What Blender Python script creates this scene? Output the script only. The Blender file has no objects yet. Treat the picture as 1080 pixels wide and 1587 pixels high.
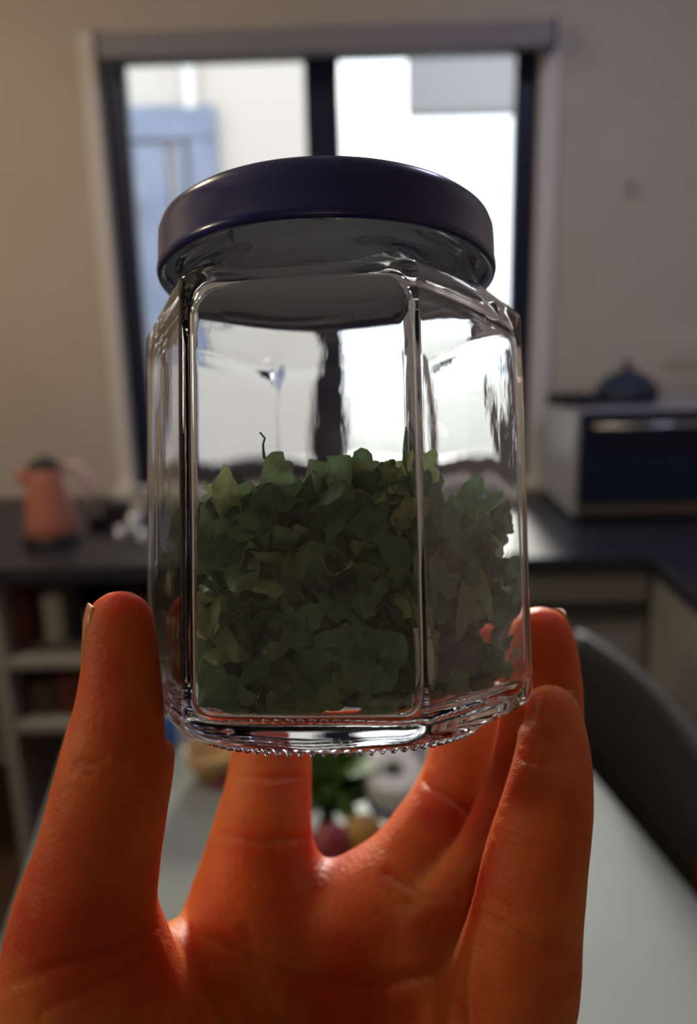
import bpy, bmesh, math, random
import numpy as np
from mathutils import Vector, Matrix, Euler
random.seed(7); rng = np.random.default_rng(7)
PI = math.pi
C = bpy.context.scene.collection
scene = bpy.context.scene

# ------------------------------------------------------------------ camera
F, CX, CY = 1245.0, 540.0, 793.5            # focal length and centre of the 1080x1587 frame, in its pixels
cam_d = bpy.data.cameras.new('camera'); cam = bpy.data.objects.new('camera', cam_d); C.objects.link(cam)
cam_d.sensor_fit = 'VERTICAL'; cam_d.sensor_height = 36; cam_d.sensor_width = 24.5
cam_d.lens = F / 1587 * 36; cam_d.clip_start = 0.01; cam_d.clip_end = 200
M = Matrix.Translation((0, 0, 1.42)) @ Matrix.Rotation(math.radians(0.9), 4, 'Z') @ Matrix.Rotation(math.radians(90 - 14), 4, 'X') @ Matrix.Rotation(math.radians(-1.35), 4, 'Z')
cam.matrix_world = M
cam_d.dof.use_dof = True; cam_d.dof.focus_distance = 0.139; cam_d.dof.aperture_fstop = 10.5
scene.camera = cam
# ------------------------------------------------------------------ view, sky, sun
vs = scene.view_settings
scene.display_settings.display_device = 'sRGB'
vs.view_transform = 'Standard'; vs.look = 'None'; vs.gamma = 1; vs.use_curve_mapping = False
vs.exposure = 0.0
world = bpy.data.worlds.new('sky'); scene.world = world; world.use_nodes = True
bg = world.node_tree.nodes['Background']; bg.inputs[0].default_value = (0.90, 0.95, 1.0, 1); bg.inputs[1].default_value = 2.6
sun_d = bpy.data.lights.new('sun', 'SUN'); sun_d.energy = 6.5; sun_d.angle = math.radians(6); sun_d.color = (1.0, 0.93, 0.82)
sun = bpy.data.objects.new('sun', sun_d); C.objects.link(sun)
SUN_EL, SUN_AZ = math.radians(14.5), math.radians(1.6)      # above the horizon, to the right of +Y
sv = Vector((math.sin(SUN_AZ) * math.cos(SUN_EL), math.cos(SUN_AZ) * math.cos(SUN_EL), math.sin(SUN_EL)))
sun.rotation_euler = sv.to_track_quat('Z', 'Y').to_euler()
scene.cycles.max_bounces = 20; scene.cycles.transmission_bounces = 16; scene.cycles.glossy_bounces = 8
scene.cycles.transparent_max_bounces = 16; scene.cycles.caustics_refractive = True; scene.cycles.caustics_reflective = True
scene.cycles.sample_clamp_indirect = 12; scene.cycles.blur_glossy = 0.3

# ------------------------------------------------------------------ helpers
camo = M.translation.copy(); R3 = M.to_3x3()
def cpt(px, py, d):      # camera-frame point seen at a pixel, d metres ahead
    return Vector(((px - CX) / F * d, -(py - CY) / F * d, -d))
def ray(px, py): return R3 @ Vector(((px - CX) / F, -(py - CY) / F, -1))
def hitz(px, py, z):
    r = ray(px, py); return camo + r * ((z - camo.z) / r.z)
def hity(px, py, y):
    r = ray(px, py); return camo + r * ((y - camo.y) / r.y)

def nodemat(name, col, rough=0.6, metal=0, **kw):
    m = bpy.data.materials.new(name); m.use_nodes = True
    b = m.node_tree.nodes['Principled BSDF']
    b.inputs['Base Color'].default_value = (*col, 1); b.inputs['Roughness'].default_value = rough; b.inputs['Metallic'].default_value = metal
    for k, v in kw.items(): b.inputs[k.replace('_', ' ')].default_value = v
    return m
def texcoord(m, kind='Object', scale=(1, 1, 1)):
    nt = m.node_tree; tc = nt.nodes.new('ShaderNodeTexCoord'); mp = nt.nodes.new('ShaderNodeMapping'); mp.inputs['Scale'].default_value = scale
    nt.links.new(tc.outputs[kind], mp.inputs[0]); return mp.outputs[0]
def noise_col(m, c1, c2, scale=8, detail=5, stretch=(1, 1, 1), lo=.35, hi=.65, rough=.6):
    nt = m.node_tree; b = nt.nodes['Principled BSDF']
    n = nt.nodes.new('ShaderNodeTexNoise'); n.inputs['Scale'].default_value = scale; n.inputs['Detail'].default_value = detail; n.inputs['Roughness'].default_value = rough
    nt.links.new(texcoord(m, scale=stretch), n.inputs['Vector'])
    r = nt.nodes.new('ShaderNodeValToRGB'); r.color_ramp.elements[0].position = lo; r.color_ramp.elements[1].position = hi
    r.color_ramp.elements[0].color = (*c1, 1); r.color_ramp.elements[1].color = (*c2, 1)
    nt.links.new(n.outputs[0], r.inputs[0]); nt.links.new(r.outputs[0], b.inputs['Base Color'])
    return n, r
def bump(m, scale, strength, dist=.001, detail=4, stretch=(1, 1, 1), node='Principled BSDF'):
    nt = m.node_tree; b = nt.nodes[node]
    n = nt.nodes.new('ShaderNodeTexNoise'); n.inputs['Scale'].default_value = scale; n.inputs['Detail'].default_value = detail
    nt.links.new(texcoord(m, scale=stretch), n.inputs['Vector'])
    u = nt.nodes.new('ShaderNodeBump'); u.inputs['Strength'].default_value = strength; u.inputs['Distance'].default_value = dist
    nt.links.new(n.outputs[0], u.inputs['Height']); nt.links.new(u.outputs[0], b.inputs['Normal']); return u

def tag(o, label=None, cat=None, group=None, kind=None):
    if label: o['label'] = label
    if cat: o['category'] = cat
    if group: o['group'] = group
    if kind: o['kind'] = kind
    return o
def empty(name, mat=None):
    o = bpy.data.objects.new(name, None); o.empty_display_size = .02; C.objects.link(o)
    if mat is not None: o.matrix_world = mat
    return o
def obj(name, data, mat, parent=None, mw=None, smooth=False):
    """data: bmesh or (verts, faces); mw: placing matrix, in the parent's space"""
    me = bpy.data.meshes.new(name)
    if isinstance(data, bmesh.types.BMesh):
        data.normal_update(); data.to_mesh(me); data.free()
    else:
        me.from_pydata([tuple(map(float, v)) for v in data[0]], [], [tuple(map(int, f)) for f in data[1]]); me.update()
    if smooth: me.polygons.foreach_set('use_smooth', [True] * len(me.polygons))
    me.materials.append(mat)
    o = bpy.data.objects.new(name, me); C.objects.link(o)
    if parent: o.parent = parent
    if mw is not None: o.matrix_local = mw
    return o
def box(x0, x1, y0, y1, z0, z1, bev=0.0, bm=None, seg=2):
    own = bmesh.new()
    bmesh.ops.create_cube(own, size=1)
    for v in own.verts: v.co = Vector(((x0 + x1) / 2 + v.co.x * (x1 - x0), (y0 + y1) / 2 + v.co.y * (y1 - y0), (z0 + z1) / 2 + v.co.z * (z1 - z0)))
    if bev > 0: bmesh.ops.bevel(own, geom=own.edges[:], offset=bev, segments=seg, affect='EDGES', profile=.5)
    if bm is None: return own
    t = bpy.data.meshes.new('t'); own.to_mesh(t); own.free(); bm.from_mesh(t); bpy.data.meshes.remove(t); return bm
def lathe(profile, n=64, fn=None):
    """profile (r, z) list revolved about z; closes to the axis where r == 0; fn(theta, r, z) bends radii"""
    V, Fc, rings = [], [], []
    for r, z in profile:
        if r <= 1e-7: rings.append([len(V)]); V.append((0, 0, z)); continue
        ring = []
        for k in range(n):
            t = 2 * PI * k / n; rr, zz = (r, z) if fn is None else fn(t, r, z)
            ring.append(len(V)); V.append((rr * math.cos(t), rr * math.sin(t), zz))
        rings.append(ring)
    for a, b in zip(rings, rings[1:]):
        if len(a) == 1 and len(b) == 1: continue
        for k in range(n):
            j = (k + 1) % n
            if len(a) == 1: Fc.append((a[0], b[j], b[k]))
            elif len(b) == 1: Fc.append((a[k], a[j], b[0]))
            else: Fc.append((a[k], a[j], b[j], b[k]))
    return V, Fc
def tube(path, rad, n=12, caps=True):
    path = [Vector(p) for p in path]; V, Fc = [], []
    up = Vector((0, 0, 1)); prev = None
    for i, p in enumerate(path):
        t = (path[min(i + 1, len(path) - 1)] - path[max(i - 1, 0)]).normalized()
        if prev is None:
            a = t.cross(up); a = a if a.length > 1e-3 else t.cross(Vector((1, 0, 0))); a.normalize()
        else: a = (prev - t * prev.dot(t)).normalized()
        prev = a; b = t.cross(a); r = rad[i] if isinstance(rad, (list, tuple)) else rad
        for k in range(n):
            th = 2 * PI * k / n; V.append(p + a * math.cos(th) * r + b * math.sin(th) * r)
    m = len(path)
    for i in range(m - 1):
        for k in range(n): j = (k + 1) % n; Fc.append((i * n + k, i * n + j, (i + 1) * n + j, (i + 1) * n + k))
    if caps: Fc.append(tuple(range(n - 1, -1, -1))); Fc.append(tuple(range((m - 1) * n, m * n)))
    return V, Fc
def T(x, y, z, rz=0): return Matrix.Translation((x, y, z)) @ Matrix.Rotation(rz, 4, 'Z')

# ------------------------------------------------------------------ materials
m_wall = nodemat('wall_paint', (.66, .61, .54), .85); noise_col(m_wall, (.59, .53, .45), (.63, .57, .49), 3); bump(m_wall, 60, .15, .002)
m_ceil = nodemat('ceiling_paint', (.75, .74, .72), .9); bump(m_ceil, 40, .1, .002)
m_floor = nodemat('floor_wood', (.10, .06, .04), .45); noise_col(m_floor, (.07, .04, .025), (.14, .085, .05), 6, stretch=(8, 1, 1))
m_white = nodemat('pale_grey_board', (.33, .33, .31), .35); bump(m_white, 30, .03)
m_shelf = nodemat('shelf_board', (.36, .335, .30), .5); bump(m_shelf, 30, .05)
m_reveal = nodemat('window_reveal_paint', (.78, .76, .74), .7); bump(m_reveal, 50, .05)
m_frame = nodemat('dark_blue_aluminium', (.012, .018, .055), .45, .3); bump(m_frame, 80, .05)
m_blind = nodemat('blind_fabric', (.30, .29, .32), .8); bump(m_blind, 200, .3)
m_dark = nodemat('dark_worktop', (.018, .022, .035), .38); noise_col(m_dark, (.012, .015, .028), (.035, .04, .055), 60)
m_black = nodemat('black_plastic', (.012, .013, .017), .4); bump(m_black, 100, .05)
m_navy = nodemat('navy_enamel', (.010, .016, .045), .3); bump(m_navy, 40, .03)
m_steel = nodemat('brushed_steel', (.55, .54, .53), .3, 1); bump(m_steel, 40, .08, stretch=(1, 30, 30))
m_sidegrey = nodemat('grey_casing', (.42, .43, .47), .4, .2); bump(m_sidegrey, 60, .05)
m_glass_pane = bpy.data.materials.new('window_glass'); m_glass_pane.use_nodes = True
nt = m_glass_pane.node_tree; nt.nodes.clear()
o_ = nt.nodes.new('ShaderNodeOutputMaterial'); mx = nt.nodes.new('ShaderNodeMixShader'); tr = nt.nodes.new('ShaderNodeBsdfTransparent'); gl = nt.nodes.new('ShaderNodeBsdfGlossy'); fr = nt.nodes.new('ShaderNodeFresnel')
tr.inputs[0].default_value = (.95, .97, .97, 1); gl.inputs['Roughness'].default_value = .02; fr.inputs[0].default_value = 1.3
nt.links.new(fr.outputs[0], mx.inputs[0]); nt.links.new(tr.outputs[0], mx.inputs[1]); nt.links.new(gl.outputs[0], mx.inputs[2]); nt.links.new(mx.outputs[0], o_.inputs[0])

# ------------------------------------------------------------------ room
W = 2.35                                        # window wall plane
XL, XR, YB, ZC = -1.75, 1.36, -2.2, 2.62
def struct(name, data, mat, parent=None, **k):
    o = obj(name, data, mat, parent, **k)
    if not parent: o['kind'] = 'structure'
    return o
wl, wr_, wt, wb = hity(150, 100, W).x, hity(838, 100, W).x, hity(500, 42, W).z, hity(230, 752, W).z
WD = .12                                        # the glass sits this deep in the wall
bm = box(XL, wl, W, W + .22, 0, ZC); box(wr_, XR, W, W + .22, 0, ZC, bm=bm); box(wl, wr_, W, W + .22, 0, wb, bm=bm); box(wl, wr_, W, W + .22, wt, ZC, bm=bm)
struct('wall_back', bm, m_wall)
struct('wall_left', box(XL - .1, XL, YB, W + .22, 0, ZC), m_wall)
struct('wall_right', box(XR, XR + .1, YB, W + .22, 0, ZC), m_wall)
struct('wall_front', box(XL - .1, XR + .1, YB - .1, YB, 0, ZC), m_wall)
struct('ceiling', box(XL - .1, XR + .1, YB - .1, W + .22, ZC, ZC + .1), m_ceil)
fl = struct('floor', box(XL - .1, XR + .1, YB - .1, W + .22, -.1, -.012), m_floor)
mb_ = box(-.07, .07, -.6, .6, -.012, 0, .002, seg=1)
plank0 = obj('plank', mb_, m_floor, fl)
k = 0
for i in range(int((XR - XL) / .142) + 1):
    for j in range(4):
        x, y = XL + .072 + i * .142, YB + .35 + j * 1.203 + (i % 3) * .25
        if x > XR: continue
        p = plank0 if k == 0 else plank0.copy()
        if k: C.objects.link(p); p.parent = fl
        p.location = (x, y - .3, 0); k += 1

# window
win = tag(empty('window_1', T((wl + wr_) / 2, W, wb)), kind='structure')
def wpart(name, data, mat, parent=win):
    o = obj(name, data, mat); o.parent = parent
    o.matrix_parent_inverse = win.matrix_world.inverted() if parent == win else parent.matrix_parent_inverse.copy()
    return o
def wsub(name, data, mat): return wpart(name, data, mat)
win.matrix_world = Matrix.Identity(4)            # parts below are built in world coordinates
gy = W + .03
xl0, xl1 = wl, hity(190, 97, gy).x
xm0, xm1 = hity(470, 97, gy).x, hity(525, 97, gy).x
xr0, xr1 = hity(800, 97, gy).x, wr_
zt = hity(500, 88, gy).z; zb = wb
bm = box(wl - .001, wl + .004, W + .001, W + .22, wb, wt); obj('reveal_panel', bm, m_reveal, win)
def stile(n, x0, x1, z0, z1, dy=0): return obj(n, box(x0, x1, gy + dy, gy + .045 + dy, z0, z1, .003), m_frame, win)
stile('stile', xl0 + .004, xl1, zb, wt); stile('stile', xm0, xm1, zb, wt, .002); stile('stile', xr0, xr1, zb, wt)
stile('rail', wl, wr_, zt, wt, .004); stile('rail', wl, wr_, zb, zb + .055, .004)
for a, b in ((xl1, xm0), (xm1, xr0)):
    obj('pane', box(a - .006, b + .006, gy + .02, gy + .026, zb + .05, zt + .006), m_glass_pane, win)
obj('window_latch', box(xm0 + .02, xm0 + .045, gy - .012, gy + .004, 1.45, 1.55, .004), m_frame, win)
# painted architrave round the opening
def arch(n, x0, x1, z0, z1): obj(n, box(x0, x1, W - .012, W + .002, z0, z1, .003), m_reveal, win)
arch('architrave', wl - .045, wl, wb - .03, wt); arch('architrave', wr_, wr_ + .05, wb - .03, wt)
obj('window_sill', box(wl - .05, wr_ + .05, W - .06, W + .08, wb - .03, wb, .006), m_reveal, win)
# blind in its housing
bl = tag(empty('roller_blind', T((wl + wr_) / 2, W - .05, wt)), 'grey roller blind rolled up in its housing above the window', 'blind')
bx0, bx1 = hity(148, 60, W - .07).x, hity(862, 60, W - .07).x
bz0, bz1 = hity(500, 86, W - .07).z, hity(500, 36, W - .07).z
def bpart(n, d, m, s=False):
    o = obj(n, d, m, smooth=s); o.parent = bl; o.matrix_parent_inverse = bl.matrix_world.inverted(); return o
bl_rail = bpart('housing', box(bx0, bx1, W - .012, W - .001, bz1 - .015, bz1 + .01, .003), m_frame)
V, Fc = tube([(bx0 + .012, W - .05, (bz0 + bz1) / 2), (bx1 - .012, W - .05, (bz0 + bz1) / 2)], .033, 32); bpart('fabric_roll', (V, Fc), m_blind, True)
bpart('housing', box(bx0 + .01, bx1 - .01, W - .09, W - .086, bz0 + .004, bz1 - .012, .002), m_blind)
bpart('end_cap', box(bx0, bx0 + .012, W - .09, W - .002, bz0, bz1 - .005, .003), m_frame)
bpart('end_cap', box(bx1 - .012, bx1, W - .09, W - .002, bz0, bz1 - .005, .003), m_frame)

# ------------------------------------------------------------------ outside
m_render = nodemat('cream_render', (.56, .51, .47), .9); bump(m_render, 20, .2, .01)
m_bluegrey = nodemat('blue_grey_cladding', (.20, .23, .33), .7); noise_col(m_bluegrey, (.17, .20, .30), (.24, .27, .37), 3)
m_ground = nodemat('paving', (.35, .34, .32), .9); noise_col(m_ground, (.28, .27, .25), (.42, .41, .38), 5)
m_roof = nodemat('eave_board', (.30, .29, .31), .8); bump(m_roof, 10, .1)
og = struct('ground', box(-12, 14, W + .22, 16, -.2, -.02), m_ground)
HY = 5.2
hx1 = hity(512, 200, HY).x
hs = tag(empty('house', T(-1.5, HY, 0)), 'pale rendered neighbouring house with a blue grey window, seen through the left pane', 'house')
def hp(n, d, m, par=None):
    o = obj(n, d, m); o.parent = par or hs; o.matrix_parent_inverse = hs.matrix_world.inverted() if not par else par.matrix_world.inverted(); return o
hp('wall', box(-6, hx1, HY, HY + 4, 0, 4.4), m_render)
a, b_ = hity(186, 170, HY), hity(334, 170, HY); zlow = hity(250, 470, HY).z
hp('window_frame', box(a.x - .25, b_.x, HY - .07, HY + .02, a.z - .18, a.z, .01), m_bluegrey)
hp('window_frame', box(b_.x - .16, b_.x, HY - .07, HY + .02, zlow, a.z - .185, .01), m_bluegrey)
hp('shutter', box(a.x - .25, b_.x - .30, HY - .05, HY + .02, zlow - 1, a.z - .2, .01), m_bluegrey)
hp('shutter', box(b_.x - .25, b_.x - .19, HY - .05, HY + .02, zlow + .3, a.z - .2, .01), m_bluegrey)
q = hity(295, 120, HY); hp('downpipe', tube([(q.x, HY - .05, q.z - .18), (q.x, HY - .05, 4.3)], .035, 12), m_reveal)
hp('wall_or_fill_lamp', box(hity(205, 330, HY).x - .05, hity(205, 330, HY).x + .05, HY - .12, HY, hity(205, 330, HY).z - .07, hity(205, 330, HY).z + .07, .02), nodemat('brass', (.75, .58, .3), .4, .6))
EY = 6.4
e0 = hity(632, 174, EY)
ev = tag(empty('roof_eave', T(e0.x + 2, EY, e0.z)), 'grey overhanging roof corner at the top of the right pane', 'roof')
def ep(n, d, m): o = obj(n, d, m); o.parent = ev; o.matrix_parent_inverse = ev.matrix_world.inverted(); return o
ep('fascia', box(e0.x, e0.x + 4, EY, EY + .08, e0.z, e0.z + 2.2, .02), m_roof)
ep('soffit', box(e0.x + .02, e0.x + 4, EY + .08, EY + .3, e0.z + .02, e0.z + .08, .005), m_roof)
ep('post', box(e0.x + 3.6, e0.x + 3.9, EY + .08, EY + .3, -.02, e0.z + .1, .01), m_render)

# ------------------------------------------------------------------ worktops and cabinets
CZ = .90
yf = (hitz(100, 880, CZ).y + hitz(1003, 859, CZ).y) / 2                        # front edge of the back run
xc = hitz(1003, 857, CZ).x                       # inner corner of the L
q1, q2 = hitz(1003, 857, CZ), hitz(1078, 884, CZ)
bm = box(XL + .002, XR - .002, yf, W - .002, CZ - .04, CZ, .004)
box(xc, XR - .002, -.2, yf + .05, CZ - .0401, CZ - .0001, .004, bm=bm)
wt_o = tag(obj('worktop', bm, m_dark), 'dark blue black worktop running along the window wall and round the right corner', 'worktop')
# right back cabinet with drawers
def cab(name, x0, x1, label):
    e = tag(empty(name, T((x0 + x1) / 2, yf + .03, 0)), label, 'cabinet')
    o = lambda n, d, m, par=e: obj(n, d, m, par, mw=None)
    w = (x1 - x0) / 2; D_ = W - yf - .04
    o('body', box(-w, w, .018, D_, .1, CZ - .041), m_white)
    o('plinth', box(-w, w, .05, .07, 0, .1), m_black)
    return e, w
cb, w = cab('drawer_cabinet', -.25, xc + .016, 'white drawer cabinet under the worktop left of the corner, with a dark finger groove')
zg = hity(910, 942, yf + .03).z
for z0, z1 in ((zg + .012, CZ - .05), (zg - .30, zg - .014), (.11, zg - .325)):
    for s in (-1, 1):
        x0, x1 = (-w + .002, -.002) if s < 0 else (.002, w - .002)
        d = obj('drawer', box(x0, x1, 0, .018, z0, z1, .002), m_white, cb)
        obj('handle', box(x0 + .01, x1 - .01, -.008, .003, z0 - .013, z0 - .003, .001) if z0 > .5 else box(x0 + .01, x1 - .01, -.008, .003, z1 - .012, z1 - .004, .001), m_black, d)
cr = tag(empty('base_cabinet', T(xc + .01, 0, 0)), 'pale grey base cabinet coming forward from the corner at the right', 'cabinet')
obj('body', box(.018, XR - xc - .02, -.2, yf + .028, .1, CZ - .041), m_white, cr)
obj('plinth', box(.06, .08, -.2, yf, 0, .1), m_black, cr)
dw = (yf + .028 + .18) / 4
for i in range(4): obj('door', box(.008, .018, -.18 + i * dw, -.18 + (i + 1) * dw - .004, .105, CZ - .05, .002), m_white, cr)

# open shelf unit under the left end of the worktop
sx0, sx1 = hity(-8, 950, yf + .02).x - .02, hity(236, 950, yf + .02).x + .2
s_y0, s_y1 = yf + .02, yf + .36
z1s, z2s = hity(120, 1022, s_y0).z, hity(120, 1122, s_y0).z
su = tag(empty('shelf_unit', T((sx0 + sx1) / 2, s_y0, 0)), 'white open shelf unit with clutter on it under the left worktop', 'shelf')
def sp(n, d, m=m_shelf): o = obj(n, d, m); o.parent = su; o.matrix_parent_inverse = su.matrix_world.inverted(); return o
sp('side_panel', box(sx0, sx0 + .03, s_y0, s_y1, 0, CZ - .041, .002)); sp('side_panel', box(sx1 - .03, sx1, s_y0, s_y1, 0, CZ - .041, .002))
sp('back_panel', box(sx0 + .03, sx1 - .03, s_y1 - .01, s_y1, .05, CZ - .041), m_black)
for z in (z1s, z2s, .08): sp('shelf', box(sx0 + .03, sx1 - .03, s_y0, s_y1 - .011, z - .022, z, .002))
def canister(name, label, cat, x, y, z, r, h, mat, lidmat):
    e = tag(empty(name, T(x, y, z)), label, cat)
    obj('body', lathe([(0, 0), (r * .95, 0), (r, .004), (r, h * .82), (r * .93, h * .87), (0, h * .87)], 32), mat, e, smooth=True)
    obj('lid', lathe([(0, h * .865), (r * .98, h * .865), (r, h * .88), (r, h * .98), (r * .95, h), (0, h)], 32), lidmat, e, smooth=True)
    return e
m_cream = nodemat('cream_ceramic', (.62, .57, .50), .4); bump(m_cream, 60, .05)
m_maroon = nodemat('maroon_card', (.16, .035, .03), .6); noise_col(m_maroon, (.12, .025, .02), (.2, .05, .04), 20)
m_brown = nodemat('brown_card', (.10, .065, .045), .7); noise_col(m_brown, (.07, .045, .03), (.14, .09, .06), 20)
def sxp(px): return hity(px, 950, s_y0 + .08).x
tag(obj('storage_box', box(sxp(18), sxp(44), s_y0 + .06, s_y0 + .26, z1s, z1s + .16, .004), m_maroon), 'tall maroon box at the left end of the upper shelf', 'box')
canister('canister', 'cream lidded canister on the upper shelf beside the maroon box', 'canister', sxp(72), s_y0 + .13, z1s, .032, .13, m_cream, m_white)
canister('canister', 'black lidded canister on the upper shelf right of the cream one', 'canister', sxp(108), s_y0 + .12, z1s, .022, .15, m_black, m_black)
canister('canister', 'squat grey canister on the upper shelf behind the thumb tip', 'canister', sxp(140), s_y0 + .13, z1s, .028, .09, m_sidegrey, m_black)
canister('canister', 'dark red lidded canister on the upper shelf left of the glass jar', 'canister', sxp(205), s_y0 + .13, z1s, .036, .13, m_maroon, m_black)
tag(obj('storage_box', box(sxp(35), sxp(75), s_y0 + .05, s_y0 + .25, z2s, z2s + .075, .004), m_brown), 'low brown box on the lower shelf, left one', 'box')
tag(obj('storage_box', box(sxp(80), sxp(130), s_y0 + .05, s_y0 + .25, z2s, z2s + .09, .004), m_maroon), 'dark red box on the lower shelf right of the brown one', 'box')

# kettle
m_pink = nodemat('salmon_enamel', (.52, .19, .135), .4); bump(m_pink, 30, .03)
m_pinkl = nodemat('pale_pink_plastic', (.62, .45, .45), .35); bump(m_pinkl, 50, .03)
kp = hitz(78, 842, CZ); sc = (kp - camo).length / F / 1.0
kt = tag(empty('electric_kettle', T(kp.x, kp.y + .02, CZ)), 'salmon pink electric kettle with pale handle on the left worktop', 'kettle')
obj('power_base', lathe([(0, 0), (.066, 0), (.070, .004), (.070, .016), (.06, .02), (0, .02)], 48), m_black, kt, smooth=True)
obj('body', lathe([(0, .021), (.058, .021), (.061, .026), (.058, .06), (.050, .12), (.043, .17), (.041, .178), (0, .178)], 48), m_pink, kt, smooth=True)
obj('lid', lathe([(0, .178), (.041, .178), (.040, .186), (.030, .196), (.010, .200), (.009, .208), (0, .210)], 48), m_black, kt, smooth=True)
hp_ = [(.040, 0, .172), (.062, 0, .186), (.082, 0, .178), (.096, 0, .150), (.100, 0, .115), (.094, 0, .085)]
obj('handle', tube(hp_, [.009, .011, .012, .012, .011, .008], 16), m_pinkl, kt, smooth=True)
obj('water_gauge', box(.046, .062, -.010, .010, .05, .16, .003), m_steel, kt, Matrix.Rotation(-.12, 4, 'Y'))
sv_ = [(-.036, -.008, .15), (-.056, -.010, .165), (-.066, -.010, .176)]
obj('spout', tube(sv_, [.016, .012, .008], 12), m_pink, kt, smooth=True)
# tray, bottles by the window
tp = hitz(160, 822, CZ)
ty = tag(empty('tray', T(tp.x + .02, tp.y + .08, CZ)), 'black tray on the worktop between kettle and jar', 'tray')
obj('tray_base', box(-.06, .10, -.06, .06, 0, .006, .002), m_black, ty); 
for a_ in ((-.06, .10, -.062, -.057), (-.06, .10, .057, .062)): obj('tray_rim', box(*a_, .004, .03, .001), m_black, ty)
m_chrome = nodemat('chrome', (.85, .87, .9), .08, 1); bump(m_chrome, 30, .02)
for i, (px, py, r, h, lab) in enumerate(((188, 846, .013, .05, 'small chrome shaker on the worktop, left of its two neighbours'), (210, 842, .016, .075, 'taller chrome shaker on the worktop, nearest the glass jar'), (222, 852, .013, .05, 'small chrome shaker on the worktop, half hidden by the glass jar'))):
    p = hitz(px, py, CZ); e = tag(empty('shaker', T(p.x, p.y, CZ)), lab, 'shaker')
    obj('body', lathe([(0, 0), (r, 0), (r * 1.05, .003), (r * .9, h * .3), (r * 1.05, h * .6), (r * .9, h * .75), (0, h * .75)], 32), m_chrome, e, smooth=True)
    obj('cap', lathe([(0, h * .74), (r * .95, h * .74), (r * .98, h * .85), (r * .6, h * .98), (0, h)], 32), m_chrome, e, smooth=True)
cbp = hitz(205, 815, CZ)
canister('canister', 'white lidded canister on the worktop under the window corner', 'canister', cbp.x + .01, cbp.y + .05, CZ, .024, .085, m_cream, m_white)

# oven on the right worktop
op = hitz(888, 812, CZ); 
oz1 = hity(900, 636, op.y).z - CZ
ov = tag(empty('microwave_oven', T(op.x, op.y, CZ)), 'dark blue fronted countertop oven with steel strips on the right worktop', 'oven')
OWd, ODp = .50, min(.36, W - op.y - .02)
obj('casing', box(0, OWd, .012, ODp, .012, oz1, .006), m_sidegrey, ov)
obj('door', box(.006, OWd - .12, -.006, .012, .05, oz1 - .055, .003), m_navy, ov)
obj('control_panel', box(OWd - .118, OWd - .004, -.006, .012, .05, oz1 - .055, .003), m_navy, ov)
dn = obj('trim_strip', box(.004, OWd - .004, -.010, .012, oz1 - .052, oz1 - .004, .003), m_navy, ov)
obj('handle', tube([(.03, -.03, oz1 - .036), (OWd - .05, -.03, oz1 - .036)], .007, 12), m_steel, ov, smooth=True)
for x in (.05, OWd - .08): obj('handle_bracket', tube([(x, -.03, oz1 - .036), (x, .0, oz1 - .036)], .005, 8), m_steel, ov)
obj('trim_strip', box(.004, OWd - .004, -.008, .012, .02, .046, .003), nodemat('warm_steel', (.35, .29, .25), .35, 1), ov)
for x in (.03, OWd - .04):
    for y in (.04, ODp - .04): obj('foot', tube([(x, y, 0), (x, y, .013)], .012, 12), m_black, ov)
# pan and pot lid on top
tz = CZ + oz1
pp = hity(975, 628, op.y + .12)
pt = tag(empty('saucepan', T(pp.x, op.y + .15, tz)), 'dark round pan with a domed glass lid on top of the oven', 'pan')
m_lidg = nodemat('dark_blue_metal', (.06, .08, .14), .3, .6); bump(m_lidg, 30, .03)
obj('body', lathe([(0, 0), (.07, 0), (.078, .006), (.082, .035), (.079, .035), (.074, .006), (0, .004)], 48), m_navy, pt, smooth=True)
obj('lid', lathe([(0, .085), (.012, .084), (.03, .078), (.06, .06), (.079, .037), (.083, .034), (.079, .034), (.058, .057), (.03, .074), (0, .08)], 48), m_lidg, pt, smooth=True)
obj('knob', lathe([(0, .083), (.006, .084), (.006, .092), (.013, .095), (.013, .103), (0, .106)], 24), m_black, pt, smooth=True)
pq = hity(885, 628, op.y + .08)
fp = tag(empty('griddle', T(pq.x + .02, op.y + .13, tz)), 'flat black griddle pan lying on the left end of the oven', 'pan')
obj('body', lathe([(0, 0), (.062, 0), (.070, .004), (.074, .022), (.070, .022), (.066, .006), (0, .005)], 40), m_black, fp, smooth=True)
obj('handle', tube([(-.02, -.06, .014), (-.04, -.10, .020)], .008, 10), m_black, fp, smooth=True)
# wall bits
hk = hity(975, 288, W)
tag(obj('wall_hook', tube([(hk.x, W, hk.z + .012), (hk.x, W - .02, hk.z + .010), (hk.x, W - .032, hk.z), (hk.x, W - .030, hk.z - .014), (hk.x, W - .018, hk.z - .018)], .006, 12), m_sidegrey, smooth=True), 'small grey hook on the bare wall right of the window', 'hook')
ok = hity(1058, 540, W)
so = tag(empty('wall_socket', T(ok.x, W, ok.z)), 'pale socket plate on the wall above the oven', 'socket')
obj('plate', box(-.06, .06, -.010, 0, -.045, .045, .004), m_cream, so)
for x in (-.03, .03): obj('socket_face', box(x - .018, x + .018, -.013, -.009, -.018, .018, .003), m_cream, so)

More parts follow.
